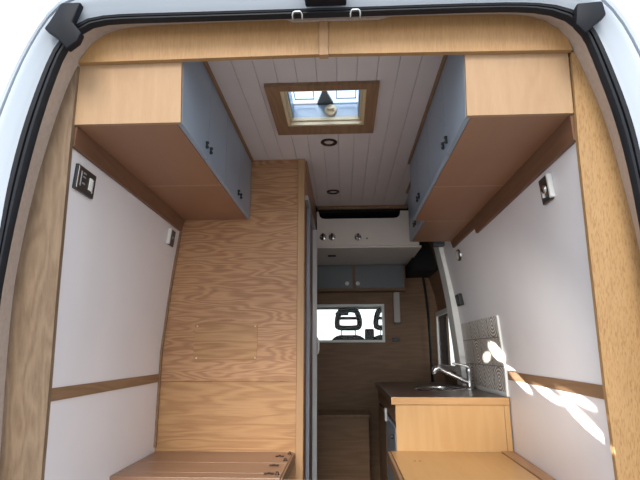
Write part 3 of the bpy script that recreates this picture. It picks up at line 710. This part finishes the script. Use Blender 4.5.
# ------------------------------------------------------------------ cab seen through the bulkhead window
struct('wall_cab_roof', MB().prism([(-1.1, 4.8, .545), (1.0, 4.8, .545), (1.0, 5.95, .50), (-1.1, 5.95, .50)], [(-1.1, 4.8, 1.1), (1.0, 4.8, 1.1), (1.0, 5.95, .58), (-1.1, 5.95, .58)]), M['headl'])
struct('floor_cab', MB().box(-1.1, 1.0, 4.8, 7.0, FLOOR-.05, FLOOR), M['floor'])
db = MB(); db.prism([(-1.08, 6.1, -.35), (-1.08, 6.1, .0), (-1.08, 6.25, .03), (-1.08, 6.95, -.05), (-1.08, 6.95, -1.1), (-1.08, 6.4, -1.1)], [(.98, 6.1, -.35), (.98, 6.1, .0), (.98, 6.25, .03), (.98, 6.95, -.05), (.98, 6.95, -1.1), (.98, 6.4, -1.1)])
tag(obj('dashboard', db, M['black']), 'dark dashboard below the windscreen at the front of the cab', 'dashboard')
w3 = struct('window_3', MB().prism([(-1.1, 5.93, .5), (-1.03, 5.93, .5), (-1.03, 6.9, -.05), (-1.1, 6.9, -.05)], [(-1.1, 5.93, .56), (-1.03, 5.93, .56), (-1.03, 6.95, -.02), (-1.1, 6.95, -.02)]).prism([(.92, 5.93, .5), (1.0, 5.93, .5), (1.0, 6.9, -.05), (.92, 6.9, -.05)], [(.92, 5.93, .56), (1.0, 5.93, .56), (1.0, 6.95, -.02), (.92, 6.95, -.02)]), M['black'])
obj('windscreen', MB().prism([(-1.03, 5.94, .53), (.92, 5.94, .53), (.92, 6.92, -.04), (-1.03, 6.92, -.04)], [(-1.03, 5.945, .533), (.92, 5.945, .533), (.92, 6.925, -.037), (-1.03, 6.925, -.037)]), M['glass'], w3)
se = thing('passenger_bench', 'dark double cab seat seen through the bulkhead window', 'seat', (.25, 5.4, FLOOR))
bkst = MB()
for cx in (.05, .47):
    o = [(-.19, -.42), (-.2, .0), (-.185, .13), (-.12, .18), (.12, .18), (.185, .13), (.2, .0), (.19, -.42)]
    bkst.prism([(cx+x, 5.33, z) for x, z in o], [(cx+x, 5.47, z) for x, z in o], .03)
obj('backrest', bkst, M['seat'], se, 50)
obj('cushion', MB().box(-.14, .68, 5.4, 5.95, -.62, -.43, .04), M['seat'], se, 50)
obj('seat_base', MB().box(-.1, .64, 5.42, 5.9, FLOOR, -.62), M['black'], se)
obj('arm_pad', MB().box(.225, .325, 5.36, 5.43, .09, .245, .014), M['seat'], se, 50)
for cx in (.05, .47):
    ol = smooth_loop([(-.118, .27), (-.125, .33), (-.095, .435), (-.06, .45), (.06, .45), (.095, .435), (.125, .33), (.118, .27), (.09, .255), (-.09, .255), (-.118, .27)], 2)[:-1]
    hm = MB().tube([(cx+x, 5.4, z) for x, z in ol], .030, 12, True, (1, 1.15, 1)); hm.tube([(cx-.11, 5.4, .36), (cx+.11, 5.4, .36)], .017, 10, False, (1, 1.8, 1))
    hr_ = obj('headrest', hm, M['seat'], se, 60)
    for dx in (-.075, .075): obj('post', MB().tube([(cx+dx, 5.4, .12), (cx+dx, 5.4, .26)], .007, 10), M['steel'], hr_, 60)
mi = thing('rearview_mirror', 'dark rearview mirror at the top of the windscreen behind the headrest', 'mirror', (-.02, 5.9, .42))
obj('housing', MB().box(-.10, .06, 5.88, 5.91, .425, .465, .012), M['black'], mi, 50)
obj('stem', MB().tube([(-.02, 5.9, .46), (-.02, 5.935, .52)], .008, 10), M['black'], mi, 50)

# ------------------------------------------------------------------ light
W = bpy.data.worlds.new('sky'); SC.world = W; W.use_nodes = True; nt = W.node_tree; N = nt.nodes
bg = N['Background']; tc = N.new('ShaderNodeTexCoord'); sx = N.new('ShaderNodeSeparateXYZ'); nt.links.new(tc.outputs['Generated'], sx.inputs[0])
r = N.new('ShaderNodeValToRGB'); e = r.color_ramp.elements
e[0].position = 0.; e[0].color = (1.0, 1.0, 1.0, 1); e[1].position = .95; e[1].color = (.36, .58, .95, 1)
q = r.color_ramp.elements.new(.45); q.color = (.86, .95, 1.0, 1)
nt.links.new(sx.outputs['Z'], r.inputs['Fac']); nt.links.new(r.outputs['Color'], bg.inputs['Color']); bg.inputs['Strength'].default_value = 2.3
def sun(name, d, energy, angle, col):
    l = bpy.data.lights.new(name, 'SUN'); l.energy = energy; l.angle = math.radians(angle); l.color = col
    o = bpy.data.objects.new(name, l); COL.objects.link(o); o.rotation_euler = Vector(d).to_track_quat('-Z', 'Y').to_euler(); o.location = (0, -3, 4)
sun('hazy_sun', (.10, 1, -.8), 3.5, 26, (1, .95, .88))
def aimed_spot(name, target, d, dist, power, ang, blend):
    l = bpy.data.lights.new(name, 'SPOT'); l.energy = power; l.spot_size = math.radians(ang); l.spot_blend = blend; l.shadow_soft_size = .004; l.color = (1, .98, .92)
    o = bpy.data.objects.new(name, l); COL.objects.link(o); d = Vector(d).normalized(); o.location = Vector(target)-d*dist; o.rotation_euler = d.to_track_quat('-Z', 'Y').to_euler()
# added spot lamps stand in for sun streaks on the right wall
for t_, d_, pw_, an_ in (((.893, 3.0, .005), (.34, 1, .30), 5200, 2.4), ((.898, 2.68, -.128), (.20, 1, .27), 9500, 1.5), ((.882, 2.32, -.158), (.19, 1, .17), 6500, 1.3),
                         ((.852, 1.90, -.232), (.2, 1, .30), 6500, 1.4), ((.87, 2.07, -.142), (.17, 1, .15), 4200, 1.25), ((.892, 3.2, -.03), (.36, 1, -.1), 2600, 1.7)):
    aimed_spot('streak_spot', t_, d_, 2.6, pw_, an_, .6)
aimed_spot('wall_fill_spot', (.89, 2.75, .12), (.45, 1, .22), 2.9, 170, 28, 1.)  # added wide soft spot, brightens the right wall around the streaks

# ------------------------------------------------------------------ camera
cam = bpy.data.cameras.new('camera'); co = bpy.data.objects.new('camera', cam); COL.objects.link(co); SC.camera = co
cam.sensor_width = 36; cam.lens = 490/640*36; cam.clip_start = .02; cam.clip_end = 300
ya, pi_, ro_ = [math.radians(v) for v in (2.73, 12.9, .07)]
fw = Vector((-math.sin(ya)*math.cos(pi_), math.cos(ya)*math.cos(pi_), math.sin(pi_))); rt = Vector((math.cos(ya), math.sin(ya), 0)); dn = fw.cross(rt)
r2 = rt*math.cos(ro_)+dn*math.sin(ro_); d2 = dn*math.cos(ro_)-rt*math.sin(ro_)
co.matrix_world = Matrix(((r2.x, -d2.x, -fw.x, 0), (r2.y, -d2.y, -fw.y, 0), (r2.z, -d2.z, -fw.z, 0), (0, 0, 0, 1)))
vs = SC.view_settings; vs.view_transform = 'Standard'; vs.look = 'None'; vs.exposure = 0.; vs.gamma = 1; vs.use_curve_mapping = False
